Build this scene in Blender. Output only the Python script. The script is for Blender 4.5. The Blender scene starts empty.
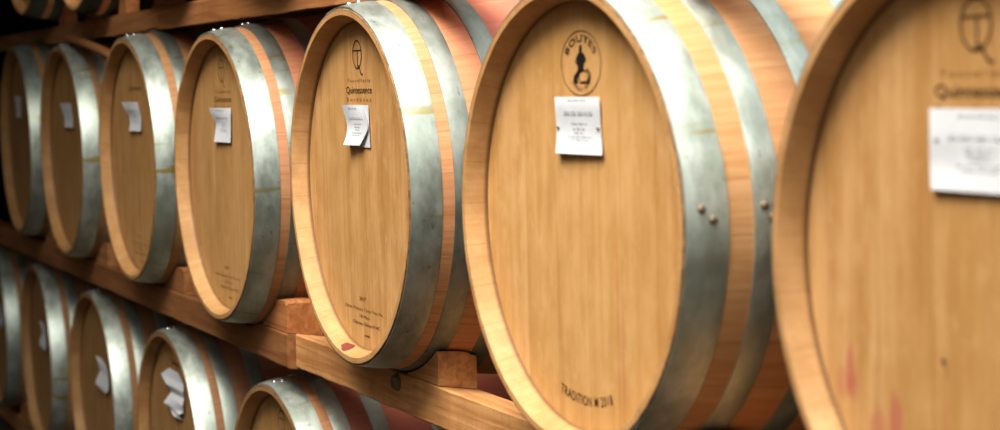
import bpy, bmesh, math, random
from mathutils import Vector, Matrix, noise as mnoise
random.seed(7)
S = bpy.context.scene
C = S.collection
PI = math.pi
BL = 0.95                                   # barrel length


def RR(y):                                  # barrel profile radius
    return .338 - .048 * ((y - BL / 2) / (BL / 2)) ** 2


# ------------------------------------------------------------------ materials
class N:
    """small node-graph helper"""
    def __init__(s, name):
        s.m = bpy.data.materials.new(name); s.m.use_nodes = True
        s.t = s.m.node_tree; s.b = s.t.nodes['Principled BSDF']
    def n(s, kind, **kw):
        x = s.t.nodes.new(kind)
        for k, v in kw.items(): setattr(x, k, v)
        return x
    def put(s, sock, v):
        if hasattr(v, 'is_output') or isinstance(v, bpy.types.NodeSocket): s.t.links.new(v, sock)
        else:
            try: sock.default_value = v
            except Exception: sock.default_value = (*v, 1)
    def math(s, op, a, b=None, c=None, clamp=False):
        x = s.n('ShaderNodeMath', operation=op, use_clamp=clamp)
        for i, v in enumerate((a, b, c)):
            if v is not None: s.put(x.inputs[i], v)
        return x.outputs[0]
    def mix(s, f, a, b, blend='MIX'):
        x = s.n('ShaderNodeMix', data_type='RGBA', blend_type=blend)
        s.put(x.inputs[0], f)
        for i, v in ((6, a), (7, b)):
            s.put(x.inputs[i], v if isinstance(v, bpy.types.NodeSocket) else (*v, 1))
        return x.outputs[2]
    def ramp(s, v, lo, hi, a=0., b=1.):
        x = s.n('ShaderNodeMapRange', interpolation_type='SMOOTHSTEP')
        s.put(x.inputs[0], v)
        for i, q in enumerate((lo, hi, a, b)): x.inputs[i + 1].default_value = q
        return x.outputs[0]
    def noise(s, vec, scale, detail=4, rough=.55, dist=0.):
        x = s.n('ShaderNodeTexNoise')
        s.put(x.inputs['Vector'], vec); x.inputs['Scale'].default_value = scale
        x.inputs['Detail'].default_value = detail; x.inputs['Roughness'].default_value = rough
        x.inputs['Distortion'].default_value = dist
        return x.outputs[0]
    def comb(s, x, y, z):
        c = s.n('ShaderNodeCombineXYZ')
        for i, v in enumerate((x, y, z)): s.put(c.inputs[i], v)
        return c.outputs[0]
    def obj(s):
        tc = s.n('ShaderNodeTexCoord'); sp = s.n('ShaderNodeSeparateXYZ')
        s.t.links.new(tc.outputs['Object'], sp.inputs[0])
        return sp.outputs
    def info(s):
        i = s.n('ShaderNodeObjectInfo'); sp = s.n('ShaderNodeSeparateColor')
        s.t.links.new(i.outputs['Color'], sp.inputs[0])
        return sp.outputs[0], sp.outputs[1], sp.outputs[2], i.outputs['Random']
    def bump(s, h, strength=.3, dist=.002):
        b = s.n('ShaderNodeBump'); b.inputs['Strength'].default_value = strength
        b.inputs['Distance'].default_value = dist; s.put(b.inputs['Height'], h)
        s.t.links.new(b.outputs[0], s.b.inputs['Normal'])
    def out(s, col, rough=.6, metal=0., spec=.35):
        s.put(s.b.inputs['Base Color'], col); s.put(s.b.inputs['Roughness'], rough)
        s.put(s.b.inputs['Metallic'], metal); s.b.inputs['Specular IOR Level'].default_value = spec
        return s.m


def scale_col(g, col, k):
    return g.mix(1.0, col, g.comb(k, k, k), 'MULTIPLY')


def stave_material():
    # object colour: red = wine staining, green = brightness
    g = N('oak_staves'); x, y, z = g.obj(); wine, val, sd, rnd = g.info()
    seed = g.math('MULTIPLY', sd, 53.)
    ang = g.math('MULTIPLY', g.math('ARCTAN2', x, z), 30 / (2 * PI))
    cell = g.math('FLOOR', ang); fr = g.math('FRACT', g.math('ADD', ang, 100.))
    wn = g.n('ShaderNodeTexWhiteNoise', noise_dimensions='2D')
    g.put(wn.inputs['Vector'], g.comb(cell, seed, 0.)); wv = wn.outputs[0]
    grain = g.noise(g.comb(g.math('MULTIPLY', ang, 9.), g.math('ADD', g.math('MULTIPLY', y, 9.), g.math('MULTIPLY', wv, 30.)), seed), 1., 6, .6)
    blot = g.noise(g.comb(x, g.math('ADD', y, seed), z), 7., 4, .6)
    r2 = g.math('SQRT', g.math('ADD', g.math('MULTIPLY', x, x), g.math('MULTIPLY', z, z)))
    grain = g.math('ADD', .5, g.math('MULTIPLY', g.math('SUBTRACT', grain, .5), g.ramp(y, .034, .05, .40, 1.)))
    col = g.mix(g.ramp(grain, .3, .7), (.53, .288, .115), (.665, .400, .200))
    col = g.mix(g.math('MULTIPLY', wv, .25), col, (.50, .27, .10))
    col = g.mix(g.ramp(blot, .5, .8, 0, .45), col, (.56, .29, .10))
    # wine spilt over the belly
    m = g.math('MULTIPLY', g.math('MULTIPLY', g.ramp(r2, .283, .288), g.ramp(y, -.05, .19)), g.ramp(z, -.26, .05, .30, 1.))
    m = g.math('MULTIPLY', m, wine)
    m = g.math('MULTIPLY', m, g.ramp(g.noise(g.comb(x, g.math('ADD', y, seed), z), 4., 3, .6), .25, .6, .55, 1.))
    red = g.mix(wv, (.57, .17, .125), (.45, .11, .082))
    col = g.mix(g.math('MINIMUM', m, .92), col, red)
    seam = g.math('MAXIMUM', g.ramp(fr, 0., .035, 1, 0), g.ramp(fr, .965, 1., 0, 1))
    seam = g.math('MULTIPLY', seam, g.ramp(y, .034, .05, .18, .22))
    col = g.mix(seam, col, (.12, .06, .025))
    # worn dirty outer edge of the chime
    edge = g.math('MULTIPLY', g.ramp(r2, .2860, .2888), g.ramp(y, .004, .012, 1, 0))
    edge = g.math('MULTIPLY', edge, g.ramp(g.noise(g.comb(x, y, z), 60., 3, .7), .36, .6, .55, .95))
    col = g.mix(edge, col, (.10, .055, .03))
    dirt = g.math('MULTIPLY', g.ramp(g.noise(g.comb(x, g.math('ADD', y, seed), z), 11., 5, .7), .34, .64), g.ramp(y, .034, .05, .48, 0.))
    col = g.mix(dirt, col, (.33, .155, .048))
    croze = g.math('MULTIPLY', g.ramp(r2, .2708, .2688), .75)
    col = g.mix(croze, col, (.10, .045, .018))
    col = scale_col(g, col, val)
    g.bump(g.math('SUBTRACT', g.math('MULTIPLY', grain, .35), seam), .35, .002)
    return g.out(col, .62)


def head_material(name, blobs=(), streak=.8):
    # blobs: (x, z, sx, sz, strength, colour)
    g = N(name); x, y, z = g.obj(); wine, val, sd, rnd = g.info()
    seed = g.math('MULTIPLY', sd, 37.)
    b = g.math('MULTIPLY', g.math('ADD', x, .4), 1 / .083)
    cell = g.math('FLOOR', b); fr = g.math('FRACT', b)
    wn = g.n('ShaderNodeTexWhiteNoise', noise_dimensions='2D')
    g.put(wn.inputs['Vector'], g.comb(cell, seed, 0.)); wv = wn.outputs[0]
    zz = g.math('ADD', g.math('MULTIPLY', z, 3.), g.math('MULTIPLY', wv, 20.))
    fine = g.noise(g.comb(g.math('MULTIPLY', x, 130.), g.math('MULTIPLY', zz, 1.2), seed), 1., 5, .65, .3)
    broad = g.noise(g.comb(g.math('MULTIPLY', x, 22.), g.math('MULTIPLY', zz, .55), seed), 1., 4, .55, .6)
    fleck = g.noise(g.comb(g.math('MULTIPLY', x, 60.), g.math('MULTIPLY', zz, 9.), seed), 1., 3, .6)
    blot = g.noise(g.comb(x, seed, z), 6., 4, .6)
    col = g.mix(g.ramp(g.math('ADD', g.math('MULTIPLY', broad, .55), g.math('MULTIPLY', g.noise(g.comb(g.math('MULTIPLY', x, 2.), seed, z), 13., 5, .65), .45)), .35, .65), (.50, .258, .088), (.675, .392, .178))
    col = g.mix(g.ramp(fine, .42, .75, 0, streak), col, (.46, .225, .080))
    col = g.mix(g.ramp(fleck, .52, .78, 0, .42), col, (.73, .47, .235))
    col = g.mix(g.math('MULTIPLY', wv, .22), col, (.60, .36, .13))
    col = g.mix(g.ramp(blot, .52, .8, 0, .35), col, (.47, .235, .075))
    seam = g.math('MAXIMUM', g.ramp(fr, 0., .02, 1, 0), g.ramp(fr, .98, 1., 0, 1))
    col = g.mix(g.math('MULTIPLY', seam, .28), col, (.25, .12, .04))
    wob = g.noise(g.comb(g.math('MULTIPLY', x, 90.), g.math('MULTIPLY', z, 22.), 3.), 1., 4, .7)
    for bx, bz, sx, sz, st, bc in blobs:
        dx = g.math('MULTIPLY', g.math('SUBTRACT', x, bx), 1 / sx)
        dz = g.math('MULTIPLY', g.math('SUBTRACT', z, bz), 1 / sz)
        d = g.math('ADD', g.math('MULTIPLY', dx, dx), g.math('MULTIPLY', dz, dz))
        d = g.math('ADD', d, g.math('MULTIPLY', g.math('SUBTRACT', wob, .5), 1.6))
        col = g.mix(g.ramp(d, 1.15, .25, 0, st), col, bc)
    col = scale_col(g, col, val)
    g.bump(g.math('SUBTRACT', g.math('MULTIPLY', fine, .4), seam), .25, .0012)
    return g.out(col, .58)


def hoop_material():
    # object colour: red = how dark and brown, for patina and painted shade, green = brightness
    g = N('galvanized_steel'); x, y, z = g.obj(); dark, val, sd, rnd = g.info()
    seed = g.math('MULTIPLY', rnd, 71.)
    ang = g.math('MULTIPLY', g.math('ARCTAN2', x, z), .30)
    v = g.comb(g.math('MULTIPLY', ang, .5), y, seed)
    mott = g.noise(v, 38., 5, .65); big = g.noise(v, 9., 3, .55)
    brush = g.noise(g.comb(g.math('MULTIPLY', ang, 12.), g.math('MULTIPLY', y, 500.), seed), 1., 3, .6)
    spots = g.noise(v, 130., 2, .5)
    col = g.mix(g.ramp(mott, .3, .7), (.42, .465, .415), (.68, .725, .675))
    col = g.mix(g.ramp(big, .42, .7, 0, .55), col, (.47, .54, .45))
    col = g.mix(g.ramp(spots, .68, .75, 0, .45), col, (.14, .13, .11))
    # ochre drips that run straight across the band
    st = g.noise(g.comb(g.math('MULTIPLY', ang, 34.), g.math('MULTIPLY', y, 5.), seed), 1., 2, .5)
    gate = g.ramp(g.noise(g.comb(g.math('MULTIPLY', ang, 5.), 0., g.math('ADD', seed, 9.)), 1., 1, .5), .43, .53)
    st = g.math('MULTIPLY', g.ramp(st, .60, .69), gate)
    col = g.mix(g.math('MULTIPLY', st, .85), col, (.44, .32, .07))
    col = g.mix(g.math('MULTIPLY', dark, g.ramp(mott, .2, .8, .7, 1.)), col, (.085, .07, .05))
    col = scale_col(g, col, val)
    rough = g.ramp(mott, .2, .8, .44, .56)
    g.bump(g.math('ADD', g.math('MULTIPLY', brush, .4), mott), .12, .001)
    return g.out(col, rough, .78, .5)


def timber_material():
    # grain along local x; object colour: green = brightness, red = redness
    g = N('rack_timber'); x, y, z = g.obj(); redn, val, sd, rnd = g.info()
    seed = g.math('MULTIPLY', sd, 91.)
    gr = g.noise(g.comb(g.math('MULTIPLY', x, 3.), g.math('MULTIPLY', y, 60.), g.math('ADD', g.math('MULTIPLY', z, 60.), seed)), 1., 5, .6, .8)
    saw = g.noise(g.comb(g.math('MULTIPLY', x, 160.), g.math('MULTIPLY', y, 8.), g.math('ADD', g.math('MULTIPLY', z, 8.), seed)), 1., 2, .5)
    bl = g.noise(g.comb(x, y, g.math('ADD', z, seed)), 5., 4, .65)
    kn = g.noise(g.comb(g.math('MULTIPLY', x, .7), y, g.math('ADD', z, seed)), 19., 2, .5)
    col = g.mix(g.ramp(gr, .3, .7), (.37, .17, .058), (.56, .30, .132))
    col = g.mix(g.ramp(saw, .5, .75, 0, .22), col, (.25, .12, .045))
    col = g.mix(g.ramp(bl, .48, .75, 0, .55), col, (.27, .125, .045))
    col = g.mix(g.ramp(kn, .70, .76, 0, .7), col, (.14, .06, .025))
    col = g.mix(g.math('MULTIPLY', redn, .8), col, g.mix(g.ramp(gr, .3, .7), (.36, .11, .035), (.54, .20, .07)))
    col = scale_col(g, col, val)
    g.bump(g.math('ADD', gr, g.math('MULTIPLY', saw, .4)), .5, .003)
    return g.out(col, .72)


def plain(name, col, rough=.6, metal=0., nscale=30., amt=.25):
    g = N(name); x, y, z = g.obj()
    k = g.noise(g.comb(x, y, z), nscale, 4, .6)
    c = g.mix(g.ramp(k, .3, .7), tuple(q * (1 - amt) for q in col), col)
    g.bump(k, .2, .002)
    return g.out(c, rough, metal)


WINE = (.50, .13, .105)
M_stave = stave_material()
M_head = head_material('oak_head')
M_headA = head_material('oak_head_stained', [
    (-.197, -.116, .009, .030, .62, WINE), (-.193, -.130, .010, .016, .4, WINE), (-.210, -.128, .014, .018, .30, WINE),
    (-.152, -.166, .016, .022, .40, WINE), (-.228, -.02, .007, .014, .20, WINE),
    (-.124, -.160, .011, .040, .60, WINE), (-.050, -.17, .006, .06, .18, WINE),
    (-.052, -.088, .004, .005, .85, (.10, .05, .03)), (-.048, -.096, .003, .012, .4, (.20, .10, .05))], .5)
M_headB = head_material('oak_head_pale', [
    (.088, -.13, .0035, .13, .42, (.50, .17, .10)), (.10, -.17, .006, .07, .3, (.50, .18, .10)),
    (.0, .02, .002, .05, .3, (.36, .17, .06))], .4)
M_hoop = hoop_material()
M_timber = timber_material()
M_zinc = plain('zinc_rivet', (.80, .81, .80), .22, .9, 60)
M_ink = plain('burnt_brand', (.085, .042, .018), .8, 0, 80, .3)
M_inkb = plain('black_brand_ink', (.018, .013, .012), .8, 0, 80, .3)
M_inkf = plain('faded_brand', (.27, .135, .045), .8, 0, 80, .3)
M_paper = plain('white_paper', (.74, .74, .77), .75, 0, 40, .06)
M_print = plain('grey_print', (.56, .56, .60), .8, 0, 60, .1)
M_iron = plain('dark_iron', (.30, .235, .15), .55, .4, 90, .4)
M_stain = plain('dried_wine', (.25, .06, .045), .7, 0, 120, .2)
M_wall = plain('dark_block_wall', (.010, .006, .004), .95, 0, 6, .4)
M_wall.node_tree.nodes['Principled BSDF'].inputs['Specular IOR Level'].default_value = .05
M_floor = plain('cellar_concrete', (.055, .038, .024), .9, 0, 8, .35)


# ------------------------------------------------------------------ helpers
def link(name, me, mat=None, parent=None, loc=(0, 0, 0), color=None, smooth=False):
    if mat is not None and not me.materials: me.materials.append(mat)
    o = bpy.data.objects.new(name, me); C.objects.link(o)
    o.parent = parent; o.location = loc
    if color: o.color = (*color, 1)
    return o


def mesh(name, verts, faces, smooth=False):
    me = bpy.data.meshes.new(name); me.from_pydata(verts, [], faces); me.update()
    bm = bmesh.new(); bm.from_mesh(me)
    bmesh.ops.recalc_face_normals(bm, faces=bm.faces); bm.to_mesh(me); bm.free()
    if smooth: me.polygons.foreach_set('use_smooth', [True] * len(me.polygons))
    return me


def thing(name, label, cat, loc=(0, 0, 0), group=None):
    o = bpy.data.objects.new(name, None); C.objects.link(o)
    o.empty_display_size = .05; o.location = loc
    o['label'] = label; o['category'] = cat
    if group: o['group'] = group
    return o


def lathe(name, prof, segs=112, closed=True, sharp=40):
    """revolve (r, y) points round the local y axis; closed profile"""
    V, F = [], []
    n = len(prof)
    for i in range(segs):
        a = 2 * PI * i / segs
        for r, y in prof: V.append((r * math.sin(a), y, r * math.cos(a)))
    for i in range(segs):
        j = (i + 1) % segs
        for k in range(n if closed else n - 1):
            l = (k + 1) % n
            F.append((i * n + k, j * n + k, j * n + l, i * n + l))
    me = mesh(name, V, F, True)
    me.set_sharp_from_angle(angle=math.radians(sharp))
    return me


# ------------------------------------------------------------------ barrel meshes
def body_mesh():
    half = [(.2655, .042), (.2683, .0315), (.2695, .0272), (.2783, .0013), (.2795, .0), (.2886, .0), (.2900, .0018)]
    out = [(RR(y), y) for y in [BL * k / 36 for k in range(1, 36)]]
    back = [(r, BL - y) for r, y in reversed(half)]
    inner = [(.262, BL - .08), (.30, BL / 2), (.262, .08)]
    me = lathe('staves', half + out + back + inner, 180)
    # every stave ends a hair differently
    bm = bmesh.new(); bm.from_mesh(me)
    for v in bm.verts:
        if v.co.y < .003 or v.co.y > BL - .003:
            c = math.floor(math.atan2(v.co.x, v.co.z) * 30 / (2 * PI))
            random.seed(c * 7 + 3); k = random.uniform(-.0008, .0008)
            v.co.x *= 1 + k; v.co.z *= 1 + k; v.co.y += random.uniform(0, .0012)
            k2 = mnoise.noise(v.co * 160) * .0006
            v.co.y += k2
    bm.to_mesh(me); bm.free()
    return me


HY = .031                                   # front plane of the head


def head_mesh(y0, y1):
    segs = 112; V = []; F = []
    for y in (y0, y1):
        for i in range(segs):
            a = 2 * PI * i / segs; V.append((.2690 * math.sin(a), y, .2690 * math.cos(a)))
    F.append(tuple(range(segs))); F.append(tuple(range(segs, 2 * segs)))
    for i in range(segs):
        j = (i + 1) % segs; F.append((i, j, segs + j, segs + i))
    return mesh('head', V, F)


def hoop_mesh(ya, yb):
    n = 4; t = .0021
    o = [(RR(ya + (yb - ya) * k / n) + t, ya + (yb - ya) * k / n) for k in range(n + 1)]
    # slightly rolled edges
    o[0] = (o[0][0] - .0008, o[0][1]); o[-1] = (o[-1][0] - .0008, o[-1][1])
    i = [(RR(y) - .0004, y) for _, y in reversed(o)]
    me = lathe('hoop', o + i, 144)
    # the lap joint: one end of the strip lies over the other at the top
    bm = bmesh.new(); bm.from_mesh(me)
    for v in bm.verts:
        a = math.degrees(math.atan2(v.co.x, v.co.z)); r = math.hypot(v.co.x, v.co.z)
        if -14 < a < 11 and r > RR(v.co.y) + .0003:
            v.co.x *= 1 + .0016 / r; v.co.z *= 1 + .0016 / r
    bm.to_mesh(me); bm.free()
    return me


def rivet_mesh():
    prof = [(0.0001, 0), (.0052, 0), (.0050, .0016), (.0038, .0030), (.0018, .0038), (0.0001, .0040)]
    V, F = [], []; n = len(prof); segs = 14
    for i in range(segs):
        a = 2 * PI * i / segs
        for r, h in prof: V.append((r * math.cos(a), r * math.sin(a), h))
    for i in range(segs):
        j = (i + 1) % segs
        for k in range(n - 1): F.append((i * n + k, j * n + k, j * n + k + 1, i * n + k + 1))
    return mesh('rivet', V, F, True)


ME_body = body_mesh()
ME_rivet = rivet_mesh(); ME_rivet.materials.append(M_zinc)
ME_rivet_dull = rivet_mesh(); ME_rivet_dull.materials.append(M_iron)
HEADS = {}
for key, mat in (('std', M_head), ('A', M_headA), ('B', M_headB)):
    HEADS[key] = head_mesh(HY, HY + .022); HEADS[key].materials.append(mat)
ME_rear = head_mesh(BL - HY - .022, BL - HY); ME_rear.materials.append(M_head)
H_STD = [(.0025, .050), (.069, .101), (.142, .174), (.256, .290)]
H_B = [(.0025, .052), (.083, .115), (.163, .195), (.262, .296)]
HOOPS = {}
for key, spec in (('std', H_STD), ('B', H_B)):
    HOOPS[key] = [(a, b, hoop_mesh(a, b)) for a, b in spec] + [(BL - b, BL - a, hoop_mesh(BL - b, BL - a)) for a, b in spec]


def make_barrel(label, loc, rz, kind='std', wine=.5, val=1., hval=1., sval=None, seed=.1, spin=0., darks=(0, .0, .1, .1), group=None, tones=(1, 1, 1)):  # val dims left and lower barrels, imitating weaker light in their colour
    t = thing('wine_barrel', label, 'barrel', loc, group)
    t.rotation_euler = (0, 0, rz)
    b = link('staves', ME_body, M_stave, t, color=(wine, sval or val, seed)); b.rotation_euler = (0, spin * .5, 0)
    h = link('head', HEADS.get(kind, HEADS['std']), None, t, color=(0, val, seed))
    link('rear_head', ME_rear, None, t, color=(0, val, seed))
    for i, (ya, yb, me) in enumerate(HOOPS['B' if kind == 'B' else 'std']):
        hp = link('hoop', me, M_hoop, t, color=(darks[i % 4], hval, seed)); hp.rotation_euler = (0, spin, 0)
        if i < 2:
            ym = (ya + yb) / 2; w = (yb - ya)
            for da, yy in ((-.020, ya + w * .36), (.022, ya + w * .62)):
                r = RR(yy) + .0034; a = da
                rv = link('rivet', ME_rivet_dull if kind == 'B' else ME_rivet, None, hp)
                nrm = Vector((math.sin(a), -.10, math.cos(a))).normalized()
                rv.matrix_local = Matrix.Translation((r * math.sin(a), yy, r * math.cos(a))) @ nrm.to_track_quat('Z', 'Y').to_matrix().to_4x4()
    return t, h


# ------------------------------------------------------------------ lettering and emblems on the heads
def text_verts(s, size=1., offset=0., spacing=1.):
    cu = bpy.data.curves.new('txt', 'FONT'); cu.body = s; cu.size = size; cu.offset = offset
    cu.space_character = spacing; cu.align_x = 'CENTER'; cu.resolution_u = 3
    o = bpy.data.objects.new('txt', cu)
    me = bpy.data.meshes.new_from_object(o)
    V = [tuple(v.co) for v in me.vertices]; F = [tuple(p.vertices) for p in me.polygons]
    bpy.data.objects.remove(o); bpy.data.curves.remove(cu); bpy.data.meshes.remove(me)
    return V, F


class Flat:
    """flat marks in the plane of a head, in local (x, z)"""
    def __init__(s): s.V = []; s.F = []
    def add(s, V, F):
        o = len(s.V); s.V += V; s.F += [tuple(o + i for i in f) for f in F]
    def poly(s, pts): s.add([(x, z) for x, z in pts], [tuple(range(len(pts)))])
    def stroke(s, pts, w, closed=False):
        n = len(pts)
        if closed: pts = pts + [pts[0]]; n += 1
        V = []
        for i, p in enumerate(pts):
            if closed and i in (0, n - 1): a, b = pts[-2], pts[1]
            else: a, b = pts[max(i - 1, 0)], pts[min(i + 1, n - 1)]
            dx, dz = b[0] - a[0], b[1] - a[1]; L = math.hypot(dx, dz) or 1
            k = w[i] if isinstance(w, (list, tuple)) else w
            V += [(p[0] - dz / L * k / 2, p[1] + dx / L * k / 2), (p[0] + dz / L * k / 2, p[1] - dx / L * k / 2)]
        s.add(V, [(2 * i, 2 * i + 1, 2 * i + 3, 2 * i + 2) for i in range(n - 1)])
    def text(s, body, cx, cz, width, height, offset=0., spacing=1., shear=0., tilt=0.):
        V, F = text_verts(body, 1., offset, spacing)
        xs = [v[0] for v in V]; w = max(xs) - min(xs); m = (max(xs) + min(xs)) / 2
        kx = width / w; kz = height / .70
        s.add([(cx + (v[0] - m) * kx + shear * v[1] * kz, cz + (v[1] - .35) * kz + tilt * (v[0] - m) * kx) for v in V], F)
    def arc(s, body, cx, cz, rx, rz_, a0, a1, height, top=True, offset=0.):
        """text bent along an ellipse from angle a0 to a1 (degrees, 0 = +x)"""
        V, F = text_verts(body, 1., offset, 1.12)
        xs = [v[0] for v in V]; lo, hi = min(xs), max(xs)
        P = []
        for v in V:
            a = math.radians(a0 + (a1 - a0) * (v[0] - lo) / (hi - lo)); h = v[1] / .70 * height
            if not top: h = -h
            P.append((cx + (rx + h) * math.cos(a), cz + (rz_ + h) * math.sin(a)))
        s.add(P, F)
    def build(s, name, mat, parent, y=HY - .0006):
        me = bpy.data.meshes.new(name); me.from_pydata([(x, y, z) for x, z in s.V], [], s.F); me.update()
        bm = bmesh.new(); bm.from_mesh(me)
        bmesh.ops.recalc_face_normals(bm, faces=bm.faces)
        for f in bm.faces:
            if f.normal.y > 0: f.normal_flip()
        bm.to_mesh(me); bm.free()
        return link(name, me, mat, parent)


def ell(cx, cz, rx, rz_, n=48, a0=0, a1=360):
    full = (a1 - a0) == 360
    return [(cx + rx * math.cos(math.radians(a0 + (a1 - a0) * i / (n if full else n - 1))),
             cz + rz_ * math.sin(math.radians(a0 + (a1 - a0) * i / (n if full else n - 1)))) for i in range(n)]


def q_emblem(head, mat, light, dx=0., dz=0., faint=False):
    f = Flat(); cx, cz, r = -.004 + dx, .2155 + dz, .0215
    f.stroke(ell(cx, cz, r * .95, r * 1.05), .0024, True)
    f.stroke([(cx - .0205, cz + .0065), (cx + .0205, cz + .0065)], .0020)
    f.stroke([(cx + .0015, cz + .0065), (cx + .0015, cz - .0215)], .0024)
    f.stroke([(cx + .003, cz - .0175), (cx + .011, cz - .0235), (cx + .0155, cz - .031), (cx + .0205, cz - .0335), (cx + .025, cz - .0315)],
             [.0028, .0034, .0034, .0026, .0012])
    f.build('emblem', mat, head)
    g = Flat(); g.text('Quintessence', .0 + dx, .158 + dz, .122, .0112, .006)
    g.build('name_stamp', mat, head)
    k = Flat(); k.text('Tonnellerie', .0 + dx, .1735 + dz, .108, .0058, 0, 1.5)
    k.build('maker_stamp', light, head)
    k = Flat(); k.text('Bordeaux', .0 + dx, .1425 + dz, .118, .0062, 0, 1.9)
    k.build('town_stamp', light, head)


def q_footer(head, mat):
    f = Flat(); t = -.0
    f.text('2017', -.012, -.187, .030, .0058)
    f.text('Chêne Français Toste Très Fin', -.010, -.2045, .178, .0056, 0, 1.25, 0, -.0)
    f.text('18 Mois', -.004, -.2165, .048, .0054, 0, 1.2)
    f.text('Château Chêne M HC', .002, -.2285, .128, .0056, 0, 1.05)
    f.text('14498', .004, -.2475, .024, .0036, .01)
    f.build('footer_stamp', mat, head)


def oval_emblem(head):
    f = Flat(); cx, cz = .0075, .192
    f.stroke(ell(cx, cz, .051, .040, 64), .0011, True)
    f.build('oval_ring', M_ink, head)
    g = Flat(); g.arc('BOUTES', cx, cz - .004, .0375, .0305, 152, 28, .0090, True, .008)
    g.build('name_stamp', M_inkb, head)
    k = Flat(); k.arc('DEPUIS 1880', cx, cz, .031, .0345, 222, 318, .0046, False, .0)
    k.build('small_stamp', M_inkb, head)
    p = Flat()                                              # a cooper leaning over his cask
    p.poly(ell(cx - .0005, cz + .0165, .0032, .0030, 14))
    p.poly([(cx - .003, cz + .0195), (cx + .003, cz + .0195), (cx + .0022, cz + .0225), (cx - .0015, cz + .0225)])
    p.poly([(cx - .0075, cz + .0075), (cx - .0045, cz + .0135), (cx + .003, cz + .0135), (cx + .0065, cz + .009), (cx + .0055, cz - .004), (cx + .0045, cz - .0105), (cx - .0065, cz - .0105), (cx - .0060, cz - .001)])
    p.stroke([(cx + .004, cz + .012), (cx + .0088, cz + .005), (cx + .0045, cz - .0005)], .0034)
    p.stroke([(cx - .006, cz + .009), (cx - .0095, cz + .002), (cx - .004, cz - .003)], .0030)
    p.poly([(cx - .0065, cz - .009), (cx - .001, cz - .0095), (cx - .006, cz - .016), (cx - .0075, cz - .0215), (cx - .0045, cz - .0245), (cx - .0145, cz - .0245), (cx - .0145, cz - .016)])
    p.stroke(ell(cx + .005, cz - .0165, .0095, .0078, 28), .0016, True)
    p.poly([(cx - .002, cz - .0235), (cx + .003, cz - .0225), (cx + .010, cz - .0225), (cx + .011, cz - .0250), (cx - .002, cz - .0250)])
    p.stroke(ell(cx + .005, cz - .0165, .0128, .0108, 14, -50, 60), .0022)
    p.V = [(cx + (x - cx) * 1.3, z) for x, z in p.V]
    p.build('figure_stamp', M_inkb, head)
    q = Flat(); q.arc('TRADITION M 2018', .0, .0, .2370, .2370, 254.3, 287.7, .0125, False, .002)
    q.build('arc_stamp', M_ink, head)


# ------------------------------------------------------------------ paper tags
def lerp_rows(p, t): return [p[1][i] + (p[2][i] - p[1][i]) * t for i in range(5)]


class Sheet:
    """rows of (xl, xr, z, yl, yr): left/right edges, height, lift off the head at each edge"""
    def __init__(s, rows, crisp=False):
        s.crisp = crisp
        s.r = [(a + 2.1 * d, b + 2.1 * e, c, d, e) for a, b, c, d, e in rows]
    def at(s, u, v):
        n = len(s.r) - 1; k = min(int(v * n), n - 1); t = v * n - k
        p = [s.r[max(min(k + d, n), 0)] for d in (-1, 0, 1, 2)]
        q = [.5 * (2 * p[1][i] + (p[2][i] - p[0][i]) * t + (2 * p[0][i] - 5 * p[1][i] + 4 * p[2][i] - p[3][i]) * t * t + (3 * p[1][i] - p[0][i] - 3 * p[2][i] + p[3][i]) * t ** 3) for i in range(5)]
        xl, xr, z, yl, yr = lerp_rows(p, t) if s.crisp else q
        lift = yl + (yr - yl) * u
        return Vector((xl + (xr - xl) * u, HY - .0015 - max(lift, 0), z))
    def build(s, name, parent, nu=8, nv=16):
        V = [tuple(s.at(i / nu, j / nv)) for j in range(nv + 1) for i in range(nu + 1)]
        w = nu + 1
        F = [(j * w + i, j * w + i + 1, (j + 1) * w + i + 1, (j + 1) * w + i) for j in range(nv) for i in range(nu)]
        return link(name, mesh(name, V, F, True), M_paper, parent)
    def print_(s, parent, rows, seed=1):
        rnd = random.Random(seed); V = []; F = []
        for v, h, u0, u1 in rows:
            u = u0
            while u < u1 - .01:
                L = min(rnd.uniform(.05, .14), u1 - u)
                m = max(2, int(L / .04))
                for k in range(m):
                    ua, ub = u + L * k / m, u + L * (k + .82) / m
                    o = len(V)
                    for uu, vv in ((ua, v - h), (ub, v - h), (ub, v + h), (ua, v + h)):
                        p = s.at(uu, vv); V.append((p.x, p.y - .0007, p.z))
                    F.append((o, o + 1, o + 2, o + 3))
                u += L + .028
        return link('printed_lines', mesh('printed_lines', V, F), M_print, parent)


LINES = [(.10, .018, .30, .72), (.33, .024, .20, .84), (.45, .011, .36, .70), (.52, .015, .38, .66), (.585, .010, .42, .62), (.655, .011, .28, .78), (.715, .010, .34, .72)]


def staple(parent, x, z):
    V = []; F = []
    w, h = .0030, .0010
    bx = [(-w, -h), (w, -h), (w, h), (-w, h)]
    V = [(x + a, HY - .004, z + b) for a, b in bx] + [(x + a, HY - .0005, z + b) for a, b in bx]
    F = [(0, 1, 2, 3), (4, 5, 6, 7)] + [(i, (i + 1) % 4, 4 + (i + 1) % 4, 4 + i) for i in range(4)]
    link('staple', mesh('staple', V, F), M_iron, parent)


def tag_A(b):
    s = Sheet([(-.069, .068, .1405, .0005, .0005), (-.070, .068, .115, .002, .001), (-.069, .068, .09, .001, .002), (-.070, .068, .0675, .004, .003)])
    p = s.build('paper_tag', b); s.print_(p, [(v, h, u0, u1) for v, h, u0, u1 in LINES], 4); staple(p, -.055, .112); return p


def tag_B(b):
    s = Sheet([(-.0625, .054, .1505, .001, .001), (-.062, .0545, .138, .002, .002), (-.059, .057, .113, .0005, .0005), (-.060, .0585, .095, .002, .001), (-.064, .0575, .0795, .007, .004)])
    p = s.build('paper_tag', b); s.print_(p, LINES, 5); staple(p, -.052, .112); staple(p, .052, .112); return p


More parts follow.
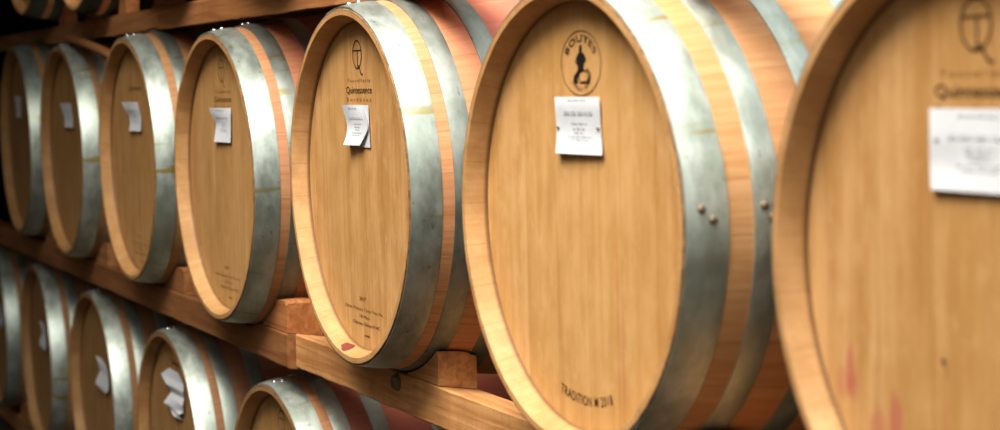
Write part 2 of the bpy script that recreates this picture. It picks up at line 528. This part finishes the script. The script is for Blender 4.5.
def tag_C(b):
    back = Sheet([(-.025, .046, .133, .0, .0005), (-.02, .0475, .10, .0, .001), (-.055, .050, .0645, .0, .001)])
    p = back.build('paper_tag', b)
    s = Sheet([(-.078, .016, .1335, .010, .003), (-.068, .030, .118, .006, .004), (-.058, .0435, .099, .003, .004), (-.062, .026, .082, .006, .005), (-.072, .004, .0675, .014, .007)])
    f = s.build('front_sheet', p); s.print_(f, LINES, 6); staple(p, -.052, .099); staple(p, .040, .100); return p


def tag_D(b):
    s = Sheet([(-.084, .060, .1405, .012, .001), (-.072, .060, .126, .008, .002), (-.050, .058, .108, .002, .002), (-.056, .056, .09, .003, .002), (-.064, .052, .0705, .006, .003)])
    p = s.build('paper_tag', b); s.print_(p, LINES, 7); return p


def tag_E(b):
    s = Sheet([(-.110, .036, .138, .014, .003), (-.088, .046, .122, .010, .002), (-.062, .058, .104, .003, .001), (-.056, .060, .086, .002, .002), (-.062, .058, .068, .005, .004)])
    p = s.build('paper_tag', b); s.print_(p, LINES, 8); return p


def tag_F(b):
    s = Sheet([(-.098, .040, .134, .008, .002), (-.075, .050, .11, .004, .002), (-.058, .060, .09, .003, .002), (-.055, .060, .066, .005, .004)])
    p = s.build('paper_tag', b); s.print_(p, LINES, 9); return p


def tag_G(b):
    s = Sheet([(-.130, -.012, .141, .006, .002), (-.118, -.012, .11, .003, .002), (-.108, -.014, .072, .005, .003)])
    p = s.build('paper_tag', b); s.print_(p, LINES, 10); return p


def tag_crumpled(b, dx=0., dz=0., kx=1.):
    q = [(-.045, .045, .197, .004, .004), (-.122, .084, .174, .008, .002), (-.070, .088, .156, .010, .006), (-.035, .084, .140, .001, .002), (-.066, .080, .124, .006, .008), (-.102, .080, .106, .012, .004), (-.060, .040, .097, .004, .010), (-.01, .076, .086, .009, .004)]
    s = Sheet([(a * kx + dx, c * kx + dx, z + dz, e, f) for a, c, z, e, f in q], True)
    return s.build('paper_tag', b, 10, 28)


def tag_limp(b, x0, x1, z0, z1):
    w = x1 - x0; h = z0 - z1
    s = Sheet([(x0 + w * .02, x0 + w * .50, z0, .005, .003), (x0 + w * .20, x0 + w * .85, z0 - h * .15, .006, .003), (x0 + w * .30, x0 + w * .98, z0 - h * .42, .002, .003), (x0 + w * .10, x1, z0 - h * .68, .007, .004), (x0, x0 + w * .97, z0 - h * .86, .010, .006), (x0 + w * .45, x0 + w * .80, z1, .006, .006)], True)
    return s.build('paper_tag', b, 8, 20)


# ------------------------------------------------------------------ the barrels
ROW = dict(                                             # x, z, turn  (middle row)
    A=(-.0718, -.0018, -.0114), B=(-.8331, -.0013, .0272), C=(-1.6232, .0032, -.0065), D=(-2.4240, -.0125, .0034),
    E=(-3.1809, .0002, .0005), F=(-3.9729, -.0007, .0016), G=(-4.6964, .0128, -.0148))
LOW = dict(L1=(-2.2854, -.0131, .0016), L2=(-3.1295, -.0035, .001), L3=(-3.9806, .0083, -.0024), L4=(-4.824, .0147, -.0223), L5=(-5.662, .012, -.01))
TOP = dict(T1=(-3.7053, -.024, 0.), T2=(-4.4673, -.0029, 0.), T0=(-2.93, -.01, 0.), TR=(-2.17, -.005, 0.))
ZL, YL, ZT = -.7041, .0591, .6933
GM, GL, GT = 'barrels of the middle row', 'barrels of the bottom row', 'barrels of the top row'


def mid(k, label, **kw):
    x, z, r = ROW[k]
    return make_barrel(label, (x, 0, z), r, group=GM, **kw)


b, h = mid('A', 'oak wine barrel cropped by right photo edge, wide white tag, pink wine stains on head', kind='A', wine=.4, val=.95, seed=.13, spin=.3)
q_emblem(h, M_ink, M_inkf, .0, -.002); tag_A(b)
b, h = mid('B', 'big oak wine barrel with black oval figure stamp above its white tag', kind='B', wine=.26, val=1.1, sval=1.06, hval=.92, seed=.31, spin=1.5)
oval_emblem(h); tag_B(b)
b, h = mid('C', 'oak wine barrel in sharp focus with dark round emblem and printed tag, red stained belly', wine=.9, val=1.04, hval=.72, seed=.52, darks=(0, .35, .35, .2))  # hoops behind the first darkened to imitate shade from the row above
q_emblem(h, M_ink, M_inkf); q_footer(h, M_ink); tag_C(b)
# dried wine drip on the bottom of the chime
f = Flat()
V = []
for i in range(17):
    a = 2 * PI * i / 16; ra = .0034 * math.cos(a) * (1 + .25 * math.sin(3 * a)); ta = .020 * math.sin(a) * (1 + .2 * math.cos(2 * a))
    rr = .2739 + ra; th = math.radians(-100) + ta / .27
    yy = .0013 + (.2783 - rr) / .0088 * .0259 - .0008
    V.append((rr * math.cos(th), yy, rr * math.sin(th)))
link('wine_stain', mesh('wine_stain', V[:16], [tuple(range(16))]), M_stain, b)
b, h = mid('D', 'oak wine barrel with faint emblem and small tag, second barrel left of the oval-stamped one', wine=.85, val=.88, hval=.74, seed=.71, darks=(0, .40, .3, .2))  # same shade painted into the rear hoops here
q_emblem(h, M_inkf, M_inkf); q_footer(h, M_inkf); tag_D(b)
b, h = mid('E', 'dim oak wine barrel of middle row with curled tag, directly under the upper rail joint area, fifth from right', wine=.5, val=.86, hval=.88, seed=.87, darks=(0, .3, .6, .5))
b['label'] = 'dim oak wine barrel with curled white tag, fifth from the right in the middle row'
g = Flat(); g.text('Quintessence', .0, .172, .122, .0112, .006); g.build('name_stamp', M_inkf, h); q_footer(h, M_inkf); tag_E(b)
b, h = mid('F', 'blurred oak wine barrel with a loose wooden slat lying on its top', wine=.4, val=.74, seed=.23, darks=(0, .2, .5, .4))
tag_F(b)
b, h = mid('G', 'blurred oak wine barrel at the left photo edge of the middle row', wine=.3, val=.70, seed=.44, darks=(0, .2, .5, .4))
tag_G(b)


def low(k, label, **kw):
    x, z, r = LOW[k]
    return make_barrel(label, (x, YL, ZL + z), r, group=GL, **kw)


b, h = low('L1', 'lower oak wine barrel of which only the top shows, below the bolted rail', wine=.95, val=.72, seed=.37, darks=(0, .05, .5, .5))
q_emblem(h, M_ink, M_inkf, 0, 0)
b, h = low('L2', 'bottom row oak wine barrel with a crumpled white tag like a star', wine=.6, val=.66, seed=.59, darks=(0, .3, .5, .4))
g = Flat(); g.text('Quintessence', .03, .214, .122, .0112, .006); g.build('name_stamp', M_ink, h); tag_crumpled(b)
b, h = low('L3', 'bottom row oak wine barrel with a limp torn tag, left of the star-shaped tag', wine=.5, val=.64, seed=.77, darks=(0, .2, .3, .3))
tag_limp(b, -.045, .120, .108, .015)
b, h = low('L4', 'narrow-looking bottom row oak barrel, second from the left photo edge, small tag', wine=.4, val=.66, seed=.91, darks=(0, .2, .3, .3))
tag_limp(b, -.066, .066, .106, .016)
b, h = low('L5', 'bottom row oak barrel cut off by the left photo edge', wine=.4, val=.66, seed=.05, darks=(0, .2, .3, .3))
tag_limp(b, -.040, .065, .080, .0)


def top(k, label, **kw):
    x, z, r = TOP[k]
    return make_barrel(label, (x, 0, ZT + z), r, group=GT, **kw)


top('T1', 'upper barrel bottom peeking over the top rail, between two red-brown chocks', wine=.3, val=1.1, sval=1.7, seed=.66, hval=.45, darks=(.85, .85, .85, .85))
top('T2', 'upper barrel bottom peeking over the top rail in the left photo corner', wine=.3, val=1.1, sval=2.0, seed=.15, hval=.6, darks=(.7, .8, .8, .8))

top('T0', 'upper barrel mostly above the photo frame, right of the orange chock', wine=.4, val=.9, seed=.28, hval=.45, darks=(.85, .85, .85, .85))  # this and the next barrel are added for their shade and reflections
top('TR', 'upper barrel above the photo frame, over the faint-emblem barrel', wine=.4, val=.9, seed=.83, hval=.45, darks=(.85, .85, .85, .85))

# ------------------------------------------------------------------ rack rails, chocks, slat
BARRELS = [(x, 0, z) for x, z, _ in ROW.values()] + [(x, YL, ZL + z) for x, z, _ in LOW.values()] + [(x, 0, ZT + z) for x, z, _ in TOP.values()]


def clear(x, y, z, zc, top=.005, bottom=.0105):
    """timbers are cut away where a barrel beds into them; zc tells which side the timber is on"""
    for bx, by, bz in BARRELS:
        yy = y - by; d = abs(x - bx)
        if not -.02 < yy < .6 or d > .33: continue
        if bz > zc:
            r = RR(max(yy, 0)) + top
            if d < r: z = min(z, bz - math.sqrt(r * r - d * d))
        else:
            r = RR(max(yy, 0)) + bottom
            if d < r: z = max(z, bz + math.sqrt(r * r - d * d))
    return z


def rail(label, x0, x1, yf, depth, zt, zb, slope_t, slope_b, val, red, seed):
    """long sawn timber; the top and bottom faces lean by slope over the depth"""
    L = x1 - x0; n = int(L / .012); V = []; F = []
    rnd = random.Random(int(seed * 1000)); ch = .0025; zc = (zt + zb) / 2
    m = 5; prev = [0] * 4
    for j in range(n + 1):
        x = x0 + L * j / n; ring = []
        prev = [.75 * p + rnd.uniform(-.0006, .0006) for p in prev]
        a, c, d, e = prev
        ys = [yf + a, yf + ch] + [yf + depth * k / m for k in range(1, m)] + [yf + depth]
        for q, y in enumerate(ys):
            f = (y - yf) / depth; z = zt + slope_t * f - (ch if q == 0 else 0) + (d * .3 if q < 2 else 0) - .0006
            ring.append((x, y, clear(x, y, z, zc) if z > zc else z))
        for q, y in reversed(list(enumerate(ys))):
            f = (y - yf) / depth; z = zb + slope_b * f + (ch if q == 0 else 0) + c
            ring.append((x, y, clear(x, y, z, zc)))
        V += [(p[0] - (x0 + x1) / 2, p[1] - yf, p[2] - zc) for p in ring]
    k_ = len(ring)
    for j in range(n):
        for k in range(k_):
            l = (k + 1) % k_; F.append((j * k_ + k, (j + 1) * k_ + k, (j + 1) * k_ + l, j * k_ + l))
    F.append(tuple(range(k_))); F.append(tuple(n * k_ + k for k in range(k_)))
    t = link('rack_rail', mesh('rack_rail', V, F), M_timber, None, ((x0 + x1) / 2, yf, zc), (red, val, seed))
    t['label'] = label; t['category'] = 'rail'; t['group'] = 'timber rails of the barrel rack'
    return t


R1 = rail('pale bolted timber rail under the oval-stamped barrel, running off the bottom of photo', -2.150, .55, .080, .072, -.306, -.372, -.012, -.012, 1.38, .06, .21)
R2 = rail('brown timber rail under the middle row, left of the rail joint', -6.6, -2.154, .064, .080, -.306, -.373, -.012, -.012, .66, .5, .43)
R3 = rail('brown timber rail along the photo top, carrying the upper barrels', -3.925, .4, .080, .072, .362, .308, .012, .016, .95, .5, .62)
R4 = rail('dark timber rail in the top left corner, end piece', -6.6, -3.932, .092, .062, .362, .310, .012, .014, .8, .3, .83)
R4['label'] = 'dark short end of timber rail in the top left photo corner'
R5 = rail('lowest timber rail under the bottom row of barrels', -6.6, -1.2, .064 + YL, .080, -1.010, -1.082, -.012, 0, .8, .3, .35)

# bolt in the face of the right-hand rail
V = []; F = []
for rr, yy in ((.0125, -.0), (.0125, -.007), (.0105, -.0095)):
    for i in range(6):
        a = PI / 3 * i; V.append((rr * math.cos(a), yy, rr * math.sin(a)))
for k in range(2):
    for i in range(6):
        j = (i + 1) % 6; F.append((k * 6 + i, k * 6 + j, k * 6 + 6 + j, k * 6 + 6 + i))
F += [tuple(range(6)), tuple(range(12, 18))]
wash = []
o = link('bolt', mesh('bolt', V, F), M_iron, R1)
o.location = (-1.612 - R1.location.x, -.0008, -.324 - R1.location.z)
V2 = [(.015 * math.cos(2 * PI * i / 20), y, .015 * math.sin(2 * PI * i / 20)) for y in (-.0015, .0) for i in range(20)]
F2 = [tuple(range(20)), tuple(range(20, 40))] + [(i, (i + 1) % 20, 20 + (i + 1) % 20, 20 + i) for i in range(20)]
w = link('washer', mesh('washer', V2, F2), M_iron, o)


def chock(label, x_foot, x_top, x_end, yf, depth, z0, z1, slope, val, red, seed, railslope=.0):
    """wedge block: slanted bearing face on the left, sawn end facing right"""
    m = 7; P = [(x_foot, z0 + .002, 0)]
    for k in range(m + 1):
        t = k / m; P.append((x_foot + .003 + (x_top - x_foot - .003) * t, z0 + .006 + (z1 - z0 - .006) * t, 1))
    P += [((x_top + x_end) / 2, z1 + .001, 1), (x_end - .006, z1, 1), (x_end, z1 - .005, 1), (x_end, z0 + .0, 0), ((x_end + x_foot) / 2, z0, 0)]
    V = []; F = []; n = len(P); cx = (x_foot + x_end) / 2
    rnd = random.Random(int(seed * 999))
    ys = [(0, -.003), (.003, 0.), (depth * .5, .0), (depth * .72, -.001), (depth, -.014)]
    for q, (yy, up) in enumerate(ys):
        base = slope * yy
        for x, z, upper in P:
            y = yf + yy
            if upper:
                zz = z + up + rnd.uniform(-.0008, .0008); zz = clear(x, y, zz, z0 - .02, .005)
                zz = max(zz, z0 + base + .001)
            else: zz = z0 + base
            V.append((x - cx, yy, zz - z0))
    for q in range(len(ys) - 1):
        for k in range(n):
            l = (k + 1) % n; F.append((q * n + k, q * n + l, (q + 1) * n + l, (q + 1) * n + k))
    F.append(tuple(range(n))); F.append(tuple((len(ys) - 1) * n + k for k in range(n)))
    t = link('barrel_chock', mesh('barrel_chock', V, F), M_timber, None, (cx, yf, z0), (red, val, seed))
    t['label'] = label; t['category'] = 'chock'; t['group'] = 'wedge chocks on the rails'
    return t


za, zb_ = -.3058, -.3058
ka, kb = -.012 / .072, -.012 / .080
chock('wedge chock against the oval-stamped barrel, mostly behind the nearest barrel', -.77, -.660, -.630, .082, .066, za, -.247, ka, .95, .1, .11)
chock('tan wedge chock with smooth end grain beside the bolt in the pale rail', -1.575, -1.470, -1.440, .082, .066, za, -.247, ka, 1.1, .25, .22)
chock('orange-red wedge chock just above the joint of the two middle rails', -2.322, -2.225, -2.165, .068, .072, zb_, -.244, kb, .98, .75, .33)
chock('shaded wedge chock behind the faint-emblem barrel, left of its bottom edge', -3.115, -3.000, -2.930, .068, .072, zb_, -.247, kb, .75, .4, .44)
chock('dim wedge chock between the curled-tag barrel and the slat-topped barrel', -3.908, -3.80, -3.72, .068, .072, zb_, -.247, kb, .8, .3, .55)
chock('blurred wedge chock on the middle rail nearest the left photo edge', -4.63, -4.52, -4.45, .068, .072, zb_, -.247, kb, .8, .4, .66)
chock('orange chock on the top rail right of the upper barrel', -3.564, -3.530, -3.475, .086, .034, .3634, .425, .012 / .072, 1.2, .55, .77)
chock('red-brown chock on the top rail between the two upper barrels', -4.40, -4.33, -4.27, .096, .030, .3634, .430, .012 / .062, .85, .9, .88)
chock('orange-brown chock on the lowest rail in the bottom left photo corner', -5.59, -5.50, -5.42, .128, .066, -1.0093, -.950, kb, .8, .8, .99)

# loose slat lying from one barrel top to its neighbour
V = []; F = []; n = 16
ax, az, bx, bz = -3.950, .3145, -3.392, .2500
for i in range(n + 1):
    t = i / n; x = ax + (bx - ax) * t; z = az + (bz - az) * t + .004 * math.sin(PI * t)
    k = .6 if i == 0 else 1.
    for dy, dz in ((-.013, -.008), (-.016, 0), (-.013, .009), (0, .011), (.013, .009), (.016, 0), (.013, -.008), (0, -.010)):
        V.append((x - ax, dy * k, z - az + dz * k))
for i in range(n):
    for k in range(8):
        l = (k + 1) % 8; F.append((i * 8 + k, (i + 1) * 8 + k, (i + 1) * 8 + l, i * 8 + l))
F += [tuple(range(8)), tuple(n * 8 + k for k in range(8))]
s = link('wooden_slat', mesh('wooden_slat', V, F, True), M_timber, None, (ax, .032, az), (.45, .6, .47))
s['label'] = 'loose brown wooden slat bridging two barrel tops under the upper rail'; s['category'] = 'slat'


# ------------------------------------------------------------------ the setting
def quad(name, pts, mat):
    me = mesh(name, pts, [(0, 1, 2, 3)]); o = link(name, me, mat); o['kind'] = 'structure'; return o


FZ = -1.083
quad('floor', [(-9, -6, FZ), (5, -6, FZ), (5, 1.25, FZ), (-9, 1.25, FZ)], M_floor)
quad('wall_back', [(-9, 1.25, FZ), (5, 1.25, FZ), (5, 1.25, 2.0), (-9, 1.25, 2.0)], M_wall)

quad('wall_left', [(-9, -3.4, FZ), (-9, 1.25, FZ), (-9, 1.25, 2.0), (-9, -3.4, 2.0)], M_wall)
quad('light_blocker', [(-9, -3.4, 2.0), (-1.9, -3.4, 2.0), (-1.9, 1.25, 2.0), (-9, 1.25, 2.0)], M_wall)  # added slab out of view, blocks sky and lamp over the left barrels

# ------------------------------------------------------------------ light
W = bpy.data.worlds.new('sky'); S.world = W; W.use_nodes = True
nt = W.node_tree; bg = nt.nodes['Background']
tc = nt.nodes.new('ShaderNodeTexCoord')
dot = nt.nodes.new('ShaderNodeVectorMath'); dot.operation = 'DOT_PRODUCT'
d0 = Vector((.46, -.08, .88)).normalized(); dot.inputs[1].default_value = d0
nt.links.new(tc.outputs['Generated'], dot.inputs[0])
mr = nt.nodes.new('ShaderNodeMapRange'); mr.interpolation_type = 'SMOOTHSTEP'
mr.inputs[1].default_value = .48; mr.inputs[2].default_value = .97
nt.links.new(dot.outputs['Value'], mr.inputs[0])
mx = nt.nodes.new('ShaderNodeMix'); mx.data_type = 'RGBA'
mx.inputs[6].default_value = (.055, .045, .033, 1); mx.inputs[7].default_value = (2.65, 2.85, 2.8, 1)
nt.links.new(mr.outputs[0], mx.inputs[0]); nt.links.new(mx.outputs[2], bg.inputs[0])
bg.inputs[1].default_value = 1.0

la = bpy.data.lights.new('daylight_opening', 'AREA'); la.shape = 'RECTANGLE'; la.size = 2.6; la.size_y = 1.8
la.energy = 330; la.color = (1.0, .95, .86)
lo = bpy.data.objects.new('daylight_opening', la); C.objects.link(lo)
lo.location = (-.3, -1.7, 3.6)
lo.rotation_euler = (Vector((-1.6, 0, 0)) - lo.location).to_track_quat('-Z', 'Y').to_euler()

# ------------------------------------------------------------------ camera
cam = bpy.data.cameras.new('camera'); co = bpy.data.objects.new('camera', cam); C.objects.link(co)
cam.sensor_width = 36; cam.lens = 1832.16 / 1000 * 36
r = Vector((0.4157391, 0.90916009, -0.02426815)); u = Vector((-0.05796285, 0.05311546, 0.99690474)); fw = Vector((-0.90763501, 0.41304562, -0.07477968))
mt = Matrix((r, u, -fw)).transposed().to_4x4(); mt.translation = (1.20180584, -1.00709298, .17545395)
co.matrix_world = mt
cam.clip_start = .05
cam.dof.use_dof = True
P = Vector((-1.62, .0, .08)) - mt.translation
cam.dof.focus_distance = P.dot(fw); cam.dof.aperture_fstop = 4.2
S.camera = co
S.view_settings.view_transform = 'Standard'; S.view_settings.look = 'Medium High Contrast'
S.view_settings.exposure = -0.13
